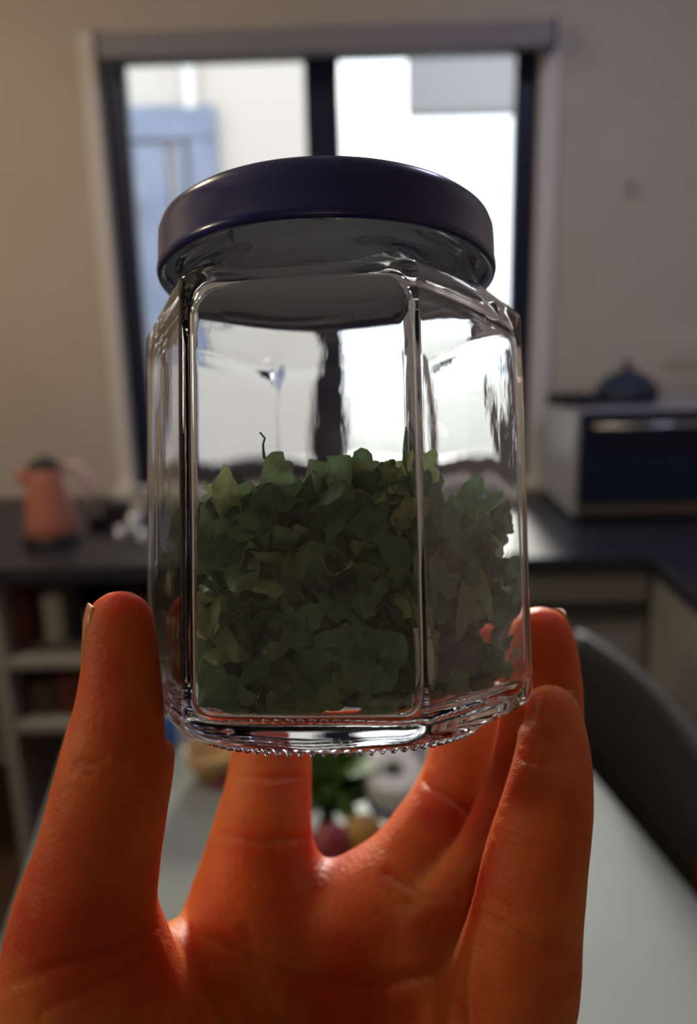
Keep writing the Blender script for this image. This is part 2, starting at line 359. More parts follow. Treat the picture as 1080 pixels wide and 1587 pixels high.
# ------------------------------------------------------------------ dining table
TZ = .75
pL0, pL1, pR0, pR1 = hitz(0, 1470, TZ), hitz(92, 1170, TZ), hitz(915, 1190, TZ), hitz(1080, 1392, TZ)
ax = ((pL1 - pL0).normalized() + (pR0 - pR1).normalized()); ax.z = 0; ax.normalize()
az = math.atan2(-ax.x, ax.y)
TM = Matrix.Translation((0, 0, 0)) @ Matrix.Rotation(az, 4, 'Z'); TI = TM.inverted()
l0, r0 = (TI @ ((pL0 + pL1) / 2)).x, (TI @ ((pR0 + pR1) / 2)).x
yfar = (TI @ hitz(500, 1075, TZ)).y; ynear = yfar - 1.5
tb = tag(empty('dining_table', TM @ Matrix.Translation(((l0 + r0) / 2, (yfar + ynear) / 2, 0))), 'pale grey white dining table below the hand', 'table')
hw, hl = (r0 - l0) / 2, (yfar - ynear) / 2
m_table = nodemat('table_top', (.25, .28, .27), .4); noise_col(m_table, (.235, .27, .26), (.27, .305, .29), 4); bump(m_table, 20, .02)
obj('tabletop', box(-hw, hw, -hl, hl, TZ - .03, TZ, .005), m_table, tb)
for y in (-.42, .42):
    obj('leg', box(-.035, .035, y - .035, y + .035, .03, TZ - .03, .006), m_white, tb)
    obj('foot', box(-.26, .26, y - .03, y + .03, 0, .031, .006), m_white, tb)
obj('stretcher', box(-.015, .015, -.385, .385, .30, .38, .004), m_white, tb)

# ------------------------------------------------------------------ chairs
m_leather = nodemat('black_brown_leather', (.008, .0065, .0065), .7); bump(m_leather, 160, .2)
m_cwood = nodemat('dark_walnut', (.06, .024, .012), .3); noise_col(m_cwood, (.045, .018, .009), (.09, .035, .018), 12, stretch=(1, 1, 8))
m_redl = nodemat('dark_red_fabric', (.15, .03, .018), .7); bump(m_redl, 200, .3)
def chair(mw, label, lm, wm, top=.95):
    """backrest stands at local x = 0 and runs along local y; the seat reaches to -x"""
    e = tag(empty('dining_chair', mw), label, 'chair')
    # curved back panel
    V, Fc = [], []; ny, nz, hwid = 20, 12, .215
    for s in (0, 1):
        for i in range(ny + 1):
            for j in range(nz + 1):
                v = i / ny * 2 - 1; z = .50 + (top - .50) * j / nz
                x = .005 + .02 * (1 - v * v) + (z - .5) * .12 + (.022 if s else 0)
                edge = min(1, (1 - abs(v)) * 8) * min(1, (nz - j + .4) / 1.6)
                x += (-.006 if s else .006) * (1 - edge)
                V.append((x, v * hwid, z - .004 * (v * v) * (j / nz)))
    N = (ny + 1) * (nz + 1)
    for i in range(ny):
        for j in range(nz):
            a = i * (nz + 1) + j; Fc.append((a, a + nz + 1, a + nz + 2, a + 1)); Fc.append((N + a, N + a + 1, N + a + nz + 2, N + a + nz + 1))
    for i in range(ny):
        a = i * (nz + 1); Fc.append((a, N + a, N + a + nz + 1, a + nz + 1)); a += nz; Fc.append((a, a + nz + 1, N + a + nz + 1, N + a))
    for j in range(nz): Fc.append((j, j + 1, N + j + 1, N + j)); a = ny * (nz + 1) + j; Fc.append((a, N + a, N + a + 1, a + 1))
    obj('backrest', (V, Fc), lm, e, smooth=True)
    obj('seat', box(-.36, .01, -.21, .21, .43, .49, .015, seg=3), lm, e)
    obj('seat_frame', box(-.35, .0, -.20, .20, .39, .43, .004), wm, e)
    for y in (-1, 1):
        obj('leg', tube([(-.335, y * .19, 0), (-.33, y * .185, .39)], [.013, .019], 10), wm, e)
        obj('leg', tube([(.055, y * .195, 0), (.015, y * .195, .40), (.03, y * .212, .60), (.068, y * .222, top - .02)], [.014, .02, .017, .014], 10), wm, e)
    return e
# right chair: backrest runs along the table's edge
c1, c2 = hitz(893, 978, .885), hitz(1062, 1150, .87)
d = (c2 - c1); d.z = 0; d.normalize(); cang = math.atan2(d.y, d.x) + PI / 2
mid = c1 + d * .215
chair(T(mid.x - .055, mid.y, 0, cang), 'dark brown leather backed dining chair at the right edge of the table', m_leather, m_cwood, .885)
lc = TM @ Vector((l0 - .30, yfar - .42, 0))
chair(T(lc.x, lc.y, 0, az + PI), 'dark red dining chair at the left edge of the table, behind the thumb', m_redl, m_cwood, .93)

# ------------------------------------------------------------------ things on the table
def on(px, py): return hitz(px, py, TZ)
m_apple = nodemat('red_fruit_skin', (.30, .03, .05), .3); noise_col(m_apple, (.22, .015, .03), (.42, .07, .08), 25)
m_mango = nodemat('yellow_fruit_skin', (.42, .22, .04), .4); noise_col(m_mango, (.35, .16, .02), (.5, .3, .07), 20)
m_stem = nodemat('stem', (.09, .05, .02), .8); bump(m_stem, 200, .3)
m_paper = nodemat('white_paper', (.80, .84, .86), .7); bump(m_paper, 80, .2)
m_blue = nodemat('blue_print', (.05, .16, .55), .4); bump(m_blue, 60, .05)
m_tan = nodemat('tan_wood', (.55, .36, .16), .5); noise_col(m_tan, (.48, .30, .12), (.62, .42, .2), 15, stretch=(1, 1, 6))
m_leafy = nodemat('leafy_green', (.06, .13, .025), .6); noise_col(m_leafy, (.035, .08, .015), (.11, .2, .04), 30)
def fruit(name, p, r, mat, label, sx=1, dimple=.25):
    e = tag(empty(name, T(p.x, p.y, TZ)), label, 'fruit')
    prof = [(0, .03 * r)] + [(r * sx * math.sin(t) * (1 + .05 * math.sin(2 * t)), r - r * math.cos(t) * (1 if t < 2.2 else 1)) for t in np.linspace(.18, PI - .3, 18)] + [(0, 2 * r * (1 - dimple * .35))]
    obj('flesh', lathe(prof, 32, lambda t, rr, z: (rr * (1 + .02 * math.cos(5 * t)), z)), mat, e, smooth=True)
    obj('stem', tube([(0, 0, 1.8 * r), (.002, 0, 2.12 * r), (.005, 0, 2.25 * r)], .0016, 8), m_stem, e)
    return e
fruit('apple', on(515, 1335), .026, m_apple, 'dark red apple on the table, seen between index and middle finger')
fruit('mango', on(563, 1322), .026, m_mango, 'yellow brown fruit on the table right of the red apple', 1.1)
# roll with hole and blue band
rp = on(600, 1296)
rl = tag(empty('tape_roll', Matrix.Translation((rp.x + .012, rp.y + .045, TZ + .046)) @ Matrix.Rotation(math.radians(18), 4, 'X')), 'white roll with a hole in its middle and a blue band, leaning on the table', 'roll')
obj('roll', lathe([(.014, .034), (.035, .034), (.039, .030), (.039, -.03), (.036, -.034), (.014, -.034), (.014, .034)], 48), m_paper, rl, smooth=False)
obj('band', lathe([(.0392, -.006), (.0400, -.006), (.0400, -.016), (.0392, -.016), (.0392, -.006)], 48), m_blue, rl)
# clear bottle behind the roll
m_milk = nodemat('milky_plastic', (.72, .80, .84), .3); bump(m_milk, 40, .05)
bp = on(642, 1236)
bt = tag(empty('bottle', T(bp.x, bp.y + .02, TZ)), 'slim milky white bottle standing behind the white roll', 'bottle')
obj('body', lathe([(0, 0), (.02, 0), (.022, .004), (.022, .10), (.016, .118), (.009, .124), (0, .124)], 32), m_milk, bt, smooth=True)
obj('cap', lathe([(0, .123), (.011, .123), (.011, .142), (.010, .144), (0, .144)], 24), m_white, bt, smooth=True)
# leafy vegetables
gp = on(524, 1268)
def leaf_blade(L, Wd, curl, n=7, m=5):
    V, Fc = [], []
    for i in range(n + 1):
        t = i / n; w = Wd * math.sin(PI * min(1, .08 + t * .92)) ** .7
        for j in range(m + 1):
            s = j / m * 2 - 1
            V.append((s * w, curl * t * t * L + .15 * w * abs(s) + .002 * math.sin(9 * t + 5 * s), t * L))
    for i in range(n):
        for j in range(m): a = i * (m + 1) + j; Fc.append((a, a + 1, a + m + 2, a + m + 1))
    return V, Fc
vg = tag(empty('leafy_greens', T(gp.x - .014, gp.y + .01, TZ)), 'bunch of dark leafy greens lying on the table behind the apple', 'vegetable')
obj('stalk_bundle', lathe([(0, .002), (.012, .003), (.016, .02), (.018, .04), (.012, .052), (0, .056)], 16), m_leafy, vg, smooth=True)
for i in range(38):
    Vl, Fl = leaf_blade(random.uniform(.05, .10), random.uniform(.016, .030), random.uniform(-.5, .5))
    mm = Matrix.Translation((random.uniform(-.02, .02), random.uniform(-.015, .015), random.uniform(.016, .045))) @ Euler((random.uniform(-1.3, 1.3), random.uniform(-1.3, 1.3), random.uniform(0, 6.28))).to_matrix().to_4x4()
    obj('leaf', (Vl, Fl), m_leafy, vg, mm, True)
# tan bowl with a tomato in front, blue cup behind
wp = on(322, 1222)
wbw = tag(empty('bowl', T(wp.x + .005, wp.y + .04, TZ)), 'small tan wooden bowl on the table left of the index finger', 'bowl')
obj('bowl_body', lathe([(0, 0), (.024, 0), (.027, .004), (.040, .02), (.046, .045), (.044, .046), (.038, .022), (.024, .008), (0, .007)], 40), m_tan, wbw, smooth=True)
fruit('cherry_tomato', on(338, 1222), .009, m_apple, 'tiny red tomato in front of the tan bowl')
bcp = on(243, 1168)
cu = tag(empty('cup', T(bcp.x, bcp.y + .03, TZ)), 'blue cup at the far end of the table beside the thumb', 'cup')
obj('cup_body', lathe([(0, 0), (.022, 0), (.026, .004), (.032, .06), (.030, .061), (.024, .008), (0, .006)], 32), m_blue, cu, smooth=True)
obj('handle', tube([(-.030, 0, .048), (-.044, 0, .044), (-.046, 0, .028), (-.034, 0, .016), (-.027, 0, .014)], .004, 10), m_blue, cu, smooth=True)

# ------------------------------------------------------------------ ceiling lamps added as fill light, unseen above the worktops
def fill_ceiling_lamp(x, y, col, power, label):
    e = tag(empty('fill_ceiling_lamp', T(x, y, ZC)), label, 'lamp')
    m = nodemat('fill_lamp_diffuser', (.8, .8, .8), .5, Emission_Color=(*col, 1), Emission_Strength=2.0); bump(m, 50, .02)
    obj('fill_diffuser', lathe([(0, -.045), (.13, -.045), (.15, -.038), (.155, -.012), (0, -.012)], 40), m, e, smooth=True)
    obj('fill_lamp_mount', lathe([(0, -.012), (.17, -.012), (.17, 0), (0, 0)], 40), m_white, e)
    ld = bpy.data.lights.new('fill_light', 'AREA'); ld.shape = 'DISK'; ld.size = .28; ld.energy = power; ld.color = col
    lo_ = bpy.data.objects.new('fill_light', ld); C.objects.link(lo_); lo_.parent = e; lo_.location = (0, 0, -.05)
fill_ceiling_lamp(-1.15, 1.15, (1.0, .80, .58), 9.5, 'added round warm fill lamp, unseen on the ceiling above the left end of the kitchen')
wsl = tag(empty('wall_or_fill_lamp', T(XL, -.1, 1.9)), 'added small warm fill lamp, unseen on the left wall beside the viewer', 'lamp')  # unseen lamp added to light the thumb and jar from the left
obj('fill_lamp_mount', box(0, .015, -.06, .06, -.06, .06, .004), m_white, wsl)
obj('fill_lamp_shade', box(.015, .04, -.09, .09, -.09, .09, .008), m_cream, wsl)
ld = bpy.data.lights.new('fill_light', 'AREA'); ld.size = .2; ld.energy = 6.5; ld.color = (1, .82, .62)
lo_ = bpy.data.objects.new('fill_light', ld); C.objects.link(lo_); lo_.parent = wsl; lo_.location = (.05, 0, 0); lo_.rotation_euler = (0, math.radians(-90), 0)
fill_ceiling_lamp(.70, 1.25, (.62, .66, 1.0), 4.5, 'added round cool fill lamp, unseen on the ceiling above the right end of the kitchen')

# ------------------------------------------------------------------ glass jar
up = Vector((-.019, .9982, -.0594)).normalized()
O = cpt(515, 867, .165)
fwd = (-O - up * (-O).dot(up)).normalized()                   # towards the viewer
rt = up.cross(fwd).normalized()                               # image right
# jar local frame: x = right, y = away from the viewer, z = up
JM_cam = Matrix(((rt.x, -fwd.x, up.x, O.x), (rt.y, -fwd.y, up.y, O.y), (rt.z, -fwd.z, up.z, O.z), (0, 0, 0, 1)))
JM = M @ JM_cam
HEX0 = math.radians(-9)                                       # front face normal, measured from the viewer towards the right
def face_dir(i):
    t = HEX0 + i * PI / 3; return Vector((math.sin(t), -math.cos(t), 0))
def hexr(phi, a, rc):
    """radius of a rounded hexagon with apothem a; phi measured from a face normal"""
    p = (phi + PI / 6) % (PI / 3) - PI / 6; p = abs(p)
    s = (a - rc) * math.tan(PI / 6)
    if a * math.tan(p) <= s: return a / math.cos(p)
    Cc = (a - rc) / math.cos(PI / 6); q = p - PI / 6
    return Cc * math.cos(q) + math.sqrt(max(rc * rc - (Cc * math.sin(q)) ** 2, 0))
def loft(levels, n):
    V, Fc, rings = [], [], []
    for lv in levels:
        h, a, rc, t = lv[:4]; fn = lv[4] if len(lv) > 4 else None
        if a == 0: rings.append([len(V)]); V.append((0, 0, h)); continue
        ring = []
        for k in range(n):
            th = 2 * PI * k / n                              # from the viewer direction towards the right
            r = hexr(th - HEX0, a, rc) * (1 - t) + a * t; hh = h
            if fn: r, hh = fn(th, r, h)
            ring.append(len(V)); V.append((r * math.sin(th), -r * math.cos(th), hh))
        rings.append(ring)
    for a, b in zip(rings, rings[1:]):
        for k in range(n):
            j = (k + 1) % n
            if len(a) == 1: Fc.append((a[0], b[j], b[k]))
            elif len(b) == 1: Fc.append((a[k], a[j], b[0]))
            else: Fc.append((a[k], a[j], b[j], b[k]))
    return V, Fc
NS = 720
def knurl(th, r, h): return r, h - .00075 * max(0, math.cos(th * 90)) 
def wob(amp, seed):
    def f(th, r, h): return r + amp * (math.sin(3 * th + seed) * math.sin(160 * h + seed) + .6 * math.sin(7 * th - 90 * h + 2 * seed) + .5 * math.sin(13 * th + 260 * h)), h
    return f
def thread(th, r, h):
    # four slanted lugs just under the rim
    v = ((th + 0.4) % (PI / 2)) / (PI / 2); hc = .0605 - .003 * v
    return r + .0013 * math.exp(-((h - hc) / .0009) ** 2) * (1 if .12 < v < .88 else 0), h
A, RC = .0345, .0026
lev = [(-.0308, 0, 0, 0), (-.0308, .010, 0, 1), (-.0312, .0235, 0, 1), (-.0316, .0262, 0, 1), (-.0322, .0272, 0, 1, knurl), (-.0325, .0281, 0, 1, knurl), (-.0323, .0292, 0, 1, knurl),
       (-.0317, .0302, 0, .95), (-.0312, .0312, .006, .6), (-.0304, .0324, .006, .28), (-.0294, .0334, .005, .1), (-.0282, .0341, .004, .02), (-.0266, A, RC, 0)]
for h in np.linspace(-.024, .044, 20): lev.append((h, A, RC, 0, wob(.00003, 1.)))
lev += [(.0458, .0345, RC, 0), (.0474, .0345, RC, 0), (.0484, .03435, RC, 0), (.0492, .0338, .003, .03), (.0506, .0328, .004, .10), (.0520, .0319, .006, .28), (.0534, .0311, .008, .52), (.0546, .0306, .01, .76), (.0558, .0302, 0, .95), (.0568, .0300, 0, 1)]
for h in np.linspace(.0575, .0635, 13): lev.append((h, .0300, 0, 1, thread))
lev += [(.0645, .0300, 0, 1), (.0655, .0297, 0, 1), (.0660, .0290, 0, 1), (.0660, .0280, 0, 1), (.0655, .0274, 0, 1), (.0640, .0271, 0, 1), (.0600, .0270, 0, 1), (.0560, .0271, 0, 1),
        (.0540, .0276, .01, .9), (.0522, .0284, .008, .65), (.0504, .0294, .006, .4), (.0486, .0305, .005, .2), (.0466, .0314, .004, .07), (.0442, .0319, .003, .0)]
AI, RCI = .0321, .0020
for h in np.linspace(.042, -.0235, 20): lev.append((h, AI, RCI, 0, wob(.00004, 2.3)))
lev += [(-.0250, .0317, .003, 0), (-.0262, .0308, .004, .05), (-.0270, .0294, .006, .15), (-.0274, .0272, .008, .4), (-.0274, .015, 0, 1), (-.0270, 0, 0, 0)]
m_jar = bpy.data.materials.new('clear_jar_glass'); m_jar.use_nodes = True
nt = m_jar.node_tree; nt.nodes.clear()
o_ = nt.nodes.new('ShaderNodeOutputMaterial'); g = nt.nodes.new('ShaderNodeBsdfGlass'); g.name = 'glass'; g.inputs['IOR'].default_value = 1.5; g.inputs['Roughness'].default_value = 0.0
g.inputs['Color'].default_value = (.985, .990, .997, 1); nt.links.new(g.outputs[0], o_.inputs[0])
bump(m_jar, 220, .05, .0004, 3, (1, 1, .35), node='glass')
jar = tag(empty('glass_jar', JM), 'clear hexagonal glass jar with a round dark lid, held up in the hand', 'jar')
obj('glass_body', loft(lev, NS), m_jar, jar, smooth=True)
m_lid = nodemat('dark_navy_lacquer', (.007, .012, .15), .28, 0, Coat_Weight=.5, Coat_Roughness=.12); bump(m_lid, 60, .03, .0005)
m_liner = nodemat('grey_sealing_liner', (.50, .54, .70), .5); bump(m_liner, 60, .05, .0005)
LR = .0348
lidp = [(0, .0668), (.0270, .0668), (.0285, .0670), (.0296, .0682), (.0315, .0686), (.0330, .0683), (.0340, .0674), (.0345, .0660), (.0346, .0640), (.0346, .0602), (.0348, .0590), (.03485, .0583), (.0346, .0575), (.0340, .0571), (.0334, .0575), (.0332, .0582), (.0336, .0589), (.0340, .0602), (.0340, .0645), (.0336, .0662), (.0326, .0664), (0, .0662)]
def lugs(t, r, z):
    if r < .0338 and r > .033 and z < .0592: return r - .0012 * max(0, math.cos(4 * t)) ** 8, z
    return r, z
lid = obj('lid', lathe(lidp[::-1], 144, lugs), m_lid, jar, smooth=True)
obj('liner', lathe([(0, .06605), (.0322, .06605), (.0334, .0656), (.0338, .0645), (.0338, .0601), (.03395, .0601), (.03395, .0646), (.0336, .0658), (.0325, .06615), (0, .06615)], 96), m_liner, lid, smooth=True)

# ------------------------------------------------------------------ crushed dried leaves in the jar
m_herb = bpy.data.materials.new('dried_leaf'); m_herb.use_nodes = True
nt = m_herb.node_tree; nt.nodes.clear()
o_ = nt.nodes.new('ShaderNodeOutputMaterial'); df = nt.nodes.new('ShaderNodeBsdfPrincipled'); tl = nt.nodes.new('ShaderNodeBsdfTranslucent'); mx = nt.nodes.new('ShaderNodeMixShader'); mx.inputs[0].default_value = .3
df.inputs['Roughness'].default_value = .34
oi = nt.nodes.new('ShaderNodeObjectInfo'); geo = nt.nodes.new('ShaderNodeNewGeometry'); ad = nt.nodes.new('ShaderNodeMath'); ad.operation = 'ADD'; fr_ = nt.nodes.new('ShaderNodeMath'); fr_.operation = 'FRACT'
nt.links.new(oi.outputs['Random'], ad.inputs[0]); nt.links.new(geo.outputs['Random Per Island'], ad.inputs[1]); nt.links.new(ad.outputs[0], fr_.inputs[0])
rp_ = nt.nodes.new('ShaderNodeValToRGB'); e = rp_.color_ramp.elements
e[0].position = 0; e[0].color = (.04, .10, .055, 1); e[1].position = 1; e[1].color = (.56, .60, .27, 1)
x = e.new(.4); x.color = (.15, .28, .14, 1); x = e.new(.75); x.color = (.27, .37, .18, 1)
nt.links.new(fr_.outputs[0], rp_.inputs[0])
nz = nt.nodes.new('ShaderNodeTexNoise'); nz.inputs['Scale'].default_value = 400; nz.inputs['Detail'].default_value = 4
nt.links.new(texcoord(m_herb, scale=(1, 1, .5)), nz.inputs['Vector'])
mr = nt.nodes.new('ShaderNodeMapRange'); mr.inputs[1].default_value = .3; mr.inputs[2].default_value = .7; mr.inputs[3].default_value = .75; mr.inputs[4].default_value = 1.2; nt.links.new(nz.outputs[0], mr.inputs[0])
vm = nt.nodes.new('ShaderNodeVectorMath'); vm.operation = 'MULTIPLY'; nt.links.new(rp_.outputs[0], vm.inputs[0]); nt.links.new(mr.outputs[0], vm.inputs[1])
bu = nt.nodes.new('ShaderNodeBump'); bu.inputs['Strength'].default_value = .5; bu.inputs['Distance'].default_value = .0005; nt.links.new(nz.outputs[0], bu.inputs['Height']); nt.links.new(bu.outputs[0], df.inputs['Normal'])
nt.links.new(vm.outputs[0], df.inputs['Base Color']); nt.links.new(vm.outputs[0], tl.inputs[0])
nt.links.new(df.outputs[0], mx.inputs[1]); nt.links.new(tl.outputs[0], mx.inputs[2]); nt.links.new(mx.outputs[0], o_.inputs[0])

m_crumb_shaded = m_herb.copy(); m_crumb_shaded.name = 'crumbled_leaf_shaded'
for el in [n for n in m_crumb_shaded.node_tree.nodes if n.type == 'VALTORGB'][0].color_ramp.elements: el.color = (el.color[0] * .42, el.color[1] * .42, el.color[2] * .5, 1)  # leaf colours darkened to paint shade into the gaps between flakes
FD = [np.array(face_dir(i)) for i in range(6)]
def clamp_in(P, ai=AI - .0006, hmin=-.0268):
    for _ in range(2):
        for n in FD:
            ex = P @ n - ai; mk = ex > 0; P[mk] -= np.outer(ex[mk], n) * 1.0
    rr = np.maximum(P[:, 2], hmin); P[:, 2] = rr
    low = P[:, 2] < -.0245                                   # stay clear of the rounded heel
    if low.any():
        for n in FD:
            ex = P @ n - (ai - .0022); mk = low & (ex > 0); P[mk] -= np.outer(ex[mk], n)
    return P
def flake(rad, aspect, rings, segs, crumple, jag=.25):
    ph = rng.uniform(0, 6.28, 5); am = rng.uniform(.3, 1, 5)
    V = [(0, 0, 0)]; Fc = []
    ang = np.arange(segs) * 2 * PI / segs
    out = 1 + jag * (am[0] * np.sin(2 * ang + ph[0]) + .6 * am[1] * np.sin(3 * ang + ph[1]) + .5 * am[2] * np.sin(5 * ang + ph[2])) + rng.uniform(-jag * .5, jag * .5, segs)
    for r in range(1, rings + 1):
        for k in range(segs):
            q = r / rings * rad * (out[k] if r == rings else 1 + (out[k] - 1) * (r / rings))
            V.append((q * math.cos(ang[k]) * 1.0, q * math.sin(ang[k]) * aspect, 0))
    V = np.array(V, float)
    x, y = V[:, 0] / rad, V[:, 1] / rad
    f1, f2 = rng.uniform(1.5, 4), rng.uniform(2, 6)
    V[:, 2] = rad * crumple * (.5 * rng.uniform(-1, 1) * x * x * 1.6 + .6 * rng.uniform(-1, 1) * y * y * 2 + .22 * np.sin(f1 * x * 2 + ph[3]) * np.cos(f2 * y + ph[4]) + .12 * np.sin(f2 * 2 * x + f1 * 2 * y) + .9 * np.abs(y * aspect - .3 * x * rng.uniform(-1, 1)) * rng.uniform(-1, 1) + .10 * np.sin(9 * x + 5 * y + ph[0])) + rng.uniform(-.04, .04, len(V)) * rad
    for k in range(segs): Fc.append((0, 1 + k, 1 + (k + 1) % segs))
    for r in range(1, rings):
        for k in range(segs):
            a = 1 + (r - 1) * segs; b = a + segs; j = (k + 1) % segs; Fc.append((a + k, b + k, b + j, a + j))
    return V, Fc
def frame(nrm, spin):
    n = np.array(nrm, float); n /= np.linalg.norm(n); t = np.cross([0, 0, 1.], n)
    if np.linalg.norm(t) < .05: t = np.array([1., 0, 0])
    t /= np.linalg.norm(t); b = np.cross(n, t); c, s = math.cos(spin), math.sin(spin)
    return np.column_stack((c * t + s * b, -s * t + c * b, n))
def top_h(x, y): return .0105 + .0016 * math.sin(160 * x + 1) + .0012 * math.sin(230 * x + 2 + 90 * y) - .10 * max(0, x - .006)
tanl = A * math.tan(PI / 6)
NL = 300
for i in range(NL):
    f = rng.choice([0, 1, 5], p=[.58, .32, .10]); n = FD[f]; tn = np.array([n[1], -n[0], 0]) * -1
    u = rng.uniform(-.95, .95) * AI * math.tan(PI / 6)
    inset = rng.uniform(.0003, .0070) ; rad = rng.uniform(.0030, .0070) * (1.15 if rng.random() < .25 else 1)
    base = n * (AI - .001 - inset) + tn * u
    th_ = top_h(base[0], base[1])
    h = -.0255 + (th_ + .0255) * rng.uniform(0, 1) ** .95
    if i < 36: h = th_ + rng.uniform(-.001, .0035); inset = rng.uniform(.001, .012); rad *= .75; base = n * (AI - .001 - inset) + tn * u
    P, Fc = flake(rad, rng.uniform(.35, .9), 4, 20, rng.uniform(.35, 1.0), rng.uniform(.15, .32))
    tilt = rng.normal(0, .38, 3); tilt[2] += rng.normal(0, .25)
    Rm = frame(n + tilt, rng.uniform(0, 6.28))
    P = P @ Rm.T + base + np.array([0, 0, h]); P = clamp_in(P)
    o = obj('leaf_flake', (P, Fc), m_herb, smooth=True); o.matrix_world = JM
    wh = 'top' if i < 36 else {0: 'front', 1: 'right', 5: 'left'}[int(f)]
    tag(o, {'top': 'dried green leaf flake in the loose top layer of the heap inside the jar', 'front': 'dried green leaf flake lying behind the broad front face of the glass jar',
            'right': 'dried green leaf flake lying behind the right face of the glass jar', 'left': 'dried green leaf flake lying behind the narrow left face of the glass jar'}[wh], 'leaf', wh + ' leaf flakes in the jar')
# a few that stand out
def special(label, pts, nrm, rad, asp, spin, crump=.4, name='leaf_flake'):
    P, Fc = flake(rad, asp, 4, 22, crump, .18); P = P @ frame(nrm, spin).T + np.array(pts); P = clamp_in(P)
    o = obj(name, (P, Fc), m_herb, smooth=True); o.matrix_world = JM; tag(o, label, 'leaf', None)
def jpt(px, py, dep):     # point inside the jar seen at a pixel, dep metres ahead, in the jar's frame
    return np.array(JM_cam.inverted() @ cpt(px, py, dep))
special('tall narrow leaf flake sticking up highest behind the front right edge', jpt(636, 700, .142), (0.15, -1, .05), .0040, .38, 1.5)
special('broad grey green leaf flake at the top middle of the front face', jpt(552, 768, .1375), FD[0] + [0, 0, .1], .0062, .75, .5, .3)
special('folded bright leaf flake pointing up at the left of the heap', jpt(430, 745, .138), FD[0] + [.2, 0, .1], .0055, .5, 1.2, .5)
special('long pale leaf flake lying across the lower left of the front face', jpt(470, 970, .1365), FD[0] + [0, 0, .1], .0072, .42, -.5, .3)
special('oval yellowish leaf flake at the bottom left of the front face', jpt(404, 1078, .1368), FD[0], .0046, .62, 1.5, .3)
special('large ragged leaf flake low in the middle of the front face', jpt(470, 1065, .1365), FD[0] + [.1, 0, 0], .0066, .8, .9, .3)
special('broad dark leaf flake filling the upper left of the front face', jpt(370, 800, .1400), FD[0], .0078, .7, .2, .25)
special('wide leaf flake lying near the top of the right face', jpt(680, 800, .138), FD[1] + [0, 0, .1], .0058, .6, -.8, .4)
special('pale toothed leaf flake in the middle of the right face', jpt(738, 950, .139), FD[1], .0048, .5, 1.3, .3)
special('leaf flake standing upright in the left face near the front edge', jpt(262, 770, .150), FD[5], .0060, .35, 1.5, .3)
# curled stalk with a hollow end
cs = np.array([math.sin(math.radians(27)), -math.cos(math.radians(27)), 0]) * .0345
s0, s1, s2 = cs + [.0006, 0, -.0035], cs + [0, 0, -.0080], cs + [-.0010, 0, -.0122]
V, Fc = tube([s0, (s0 + s1) / 2 + [.0003, 0, 0], s1, s2], [.0013, .0011, .0009, .0006], 14, caps=False)
P = clamp_in(np.array([tuple(v) for v in V])); o = obj('stalk_or_light_streak', (P, Fc), m_herb, smooth=True); o.matrix_world = JM; tag(o, 'thin hollow dried stalk standing at the front right edge of the jar', 'stalk')
m_streak = nodemat('pale_light_streak', (.80, .78, .68), .4); bump(m_streak, 900, .4, .0003)  # near-white stick added in place of the glare at the jar corner
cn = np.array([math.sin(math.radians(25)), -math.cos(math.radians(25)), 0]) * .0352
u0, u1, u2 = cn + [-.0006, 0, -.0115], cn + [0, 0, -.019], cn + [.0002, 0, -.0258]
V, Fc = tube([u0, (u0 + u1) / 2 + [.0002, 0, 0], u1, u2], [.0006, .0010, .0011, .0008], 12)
P = clamp_in(np.array([tuple(v) for v in V])); o = obj('stalk_or_light_streak', (P, Fc), m_streak, smooth=True); o.matrix_world = JM; tag(o, 'added white stick standing in for the light streak low at the front right edge of the jar', 'stalk')
t0, t1, t2 = jpt(411, 712, .140), jpt(409, 690, .140), jpt(404, 671, .140)
o = obj('stalk_or_light_streak', tube([t0, t1, (t1 + t2) / 2 + [.0006, 0, 0], t2], [.0003, .0002, .0002, .00015], 8), m_herb, smooth=True); o.matrix_world = JM; tag(o, 'hair thin curled stalk rising above the leaves at the left', 'stalk')
# the crumbled rest
VV, FF, off = [], [], 0
for i in range(2600):
    while True:
        x, y = rng.uniform(-.036, .036, 2)
        if max(np.array([x, y, 0]) @ n for n in FD) < AI - .0060: break
    th_ = top_h(x, y); h = rng.uniform(-.026, th_)
    P, Fc = flake(rng.uniform(.0018, .0048), rng.uniform(.4, .9), 2, 8, rng.uniform(.3, 1))
    P = P @ frame(rng.normal(0, 1, 3), 0).T + np.array([x, y, h]); P = clamp_in(P, AI - .0045)
    VV.append(P); FF += [tuple(a + off for a in f) for f in Fc]; off += len(P)
o = obj('crumbled_leaves', (np.vstack(VV), FF), m_crumb_shaded); o.matrix_world = JM
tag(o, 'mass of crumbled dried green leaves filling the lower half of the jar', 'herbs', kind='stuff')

# ------------------------------------------------------------------ the hand
def seg_sdf(G, a, b, ra, rb):
    ba = b - a; L2 = float(ba @ ba) + 1e-12
    pa = [G[i] - a[i] for i in range(3)]
    t = (pa[0] * ba[0] + pa[1] * ba[1] + pa[2] * ba[2]) / L2; np.clip(t, 0, 1, out=t)
    dx = pa[0] - t * ba[0]; dy = pa[1] - t * ba[1]; dz = pa[2] - t * ba[2]
    return np.sqrt(dx * dx + dy * dy + dz * dz) - (ra + (rb - ra) * t)
def smin(a, b, k):
    h = np.clip(.5 + .5 * (b - a) / k, 0, 1); return b + (a - b) * h - k * h * (1 - h)
def P3(px, py, d): return np.array(cpt(px, py, d))
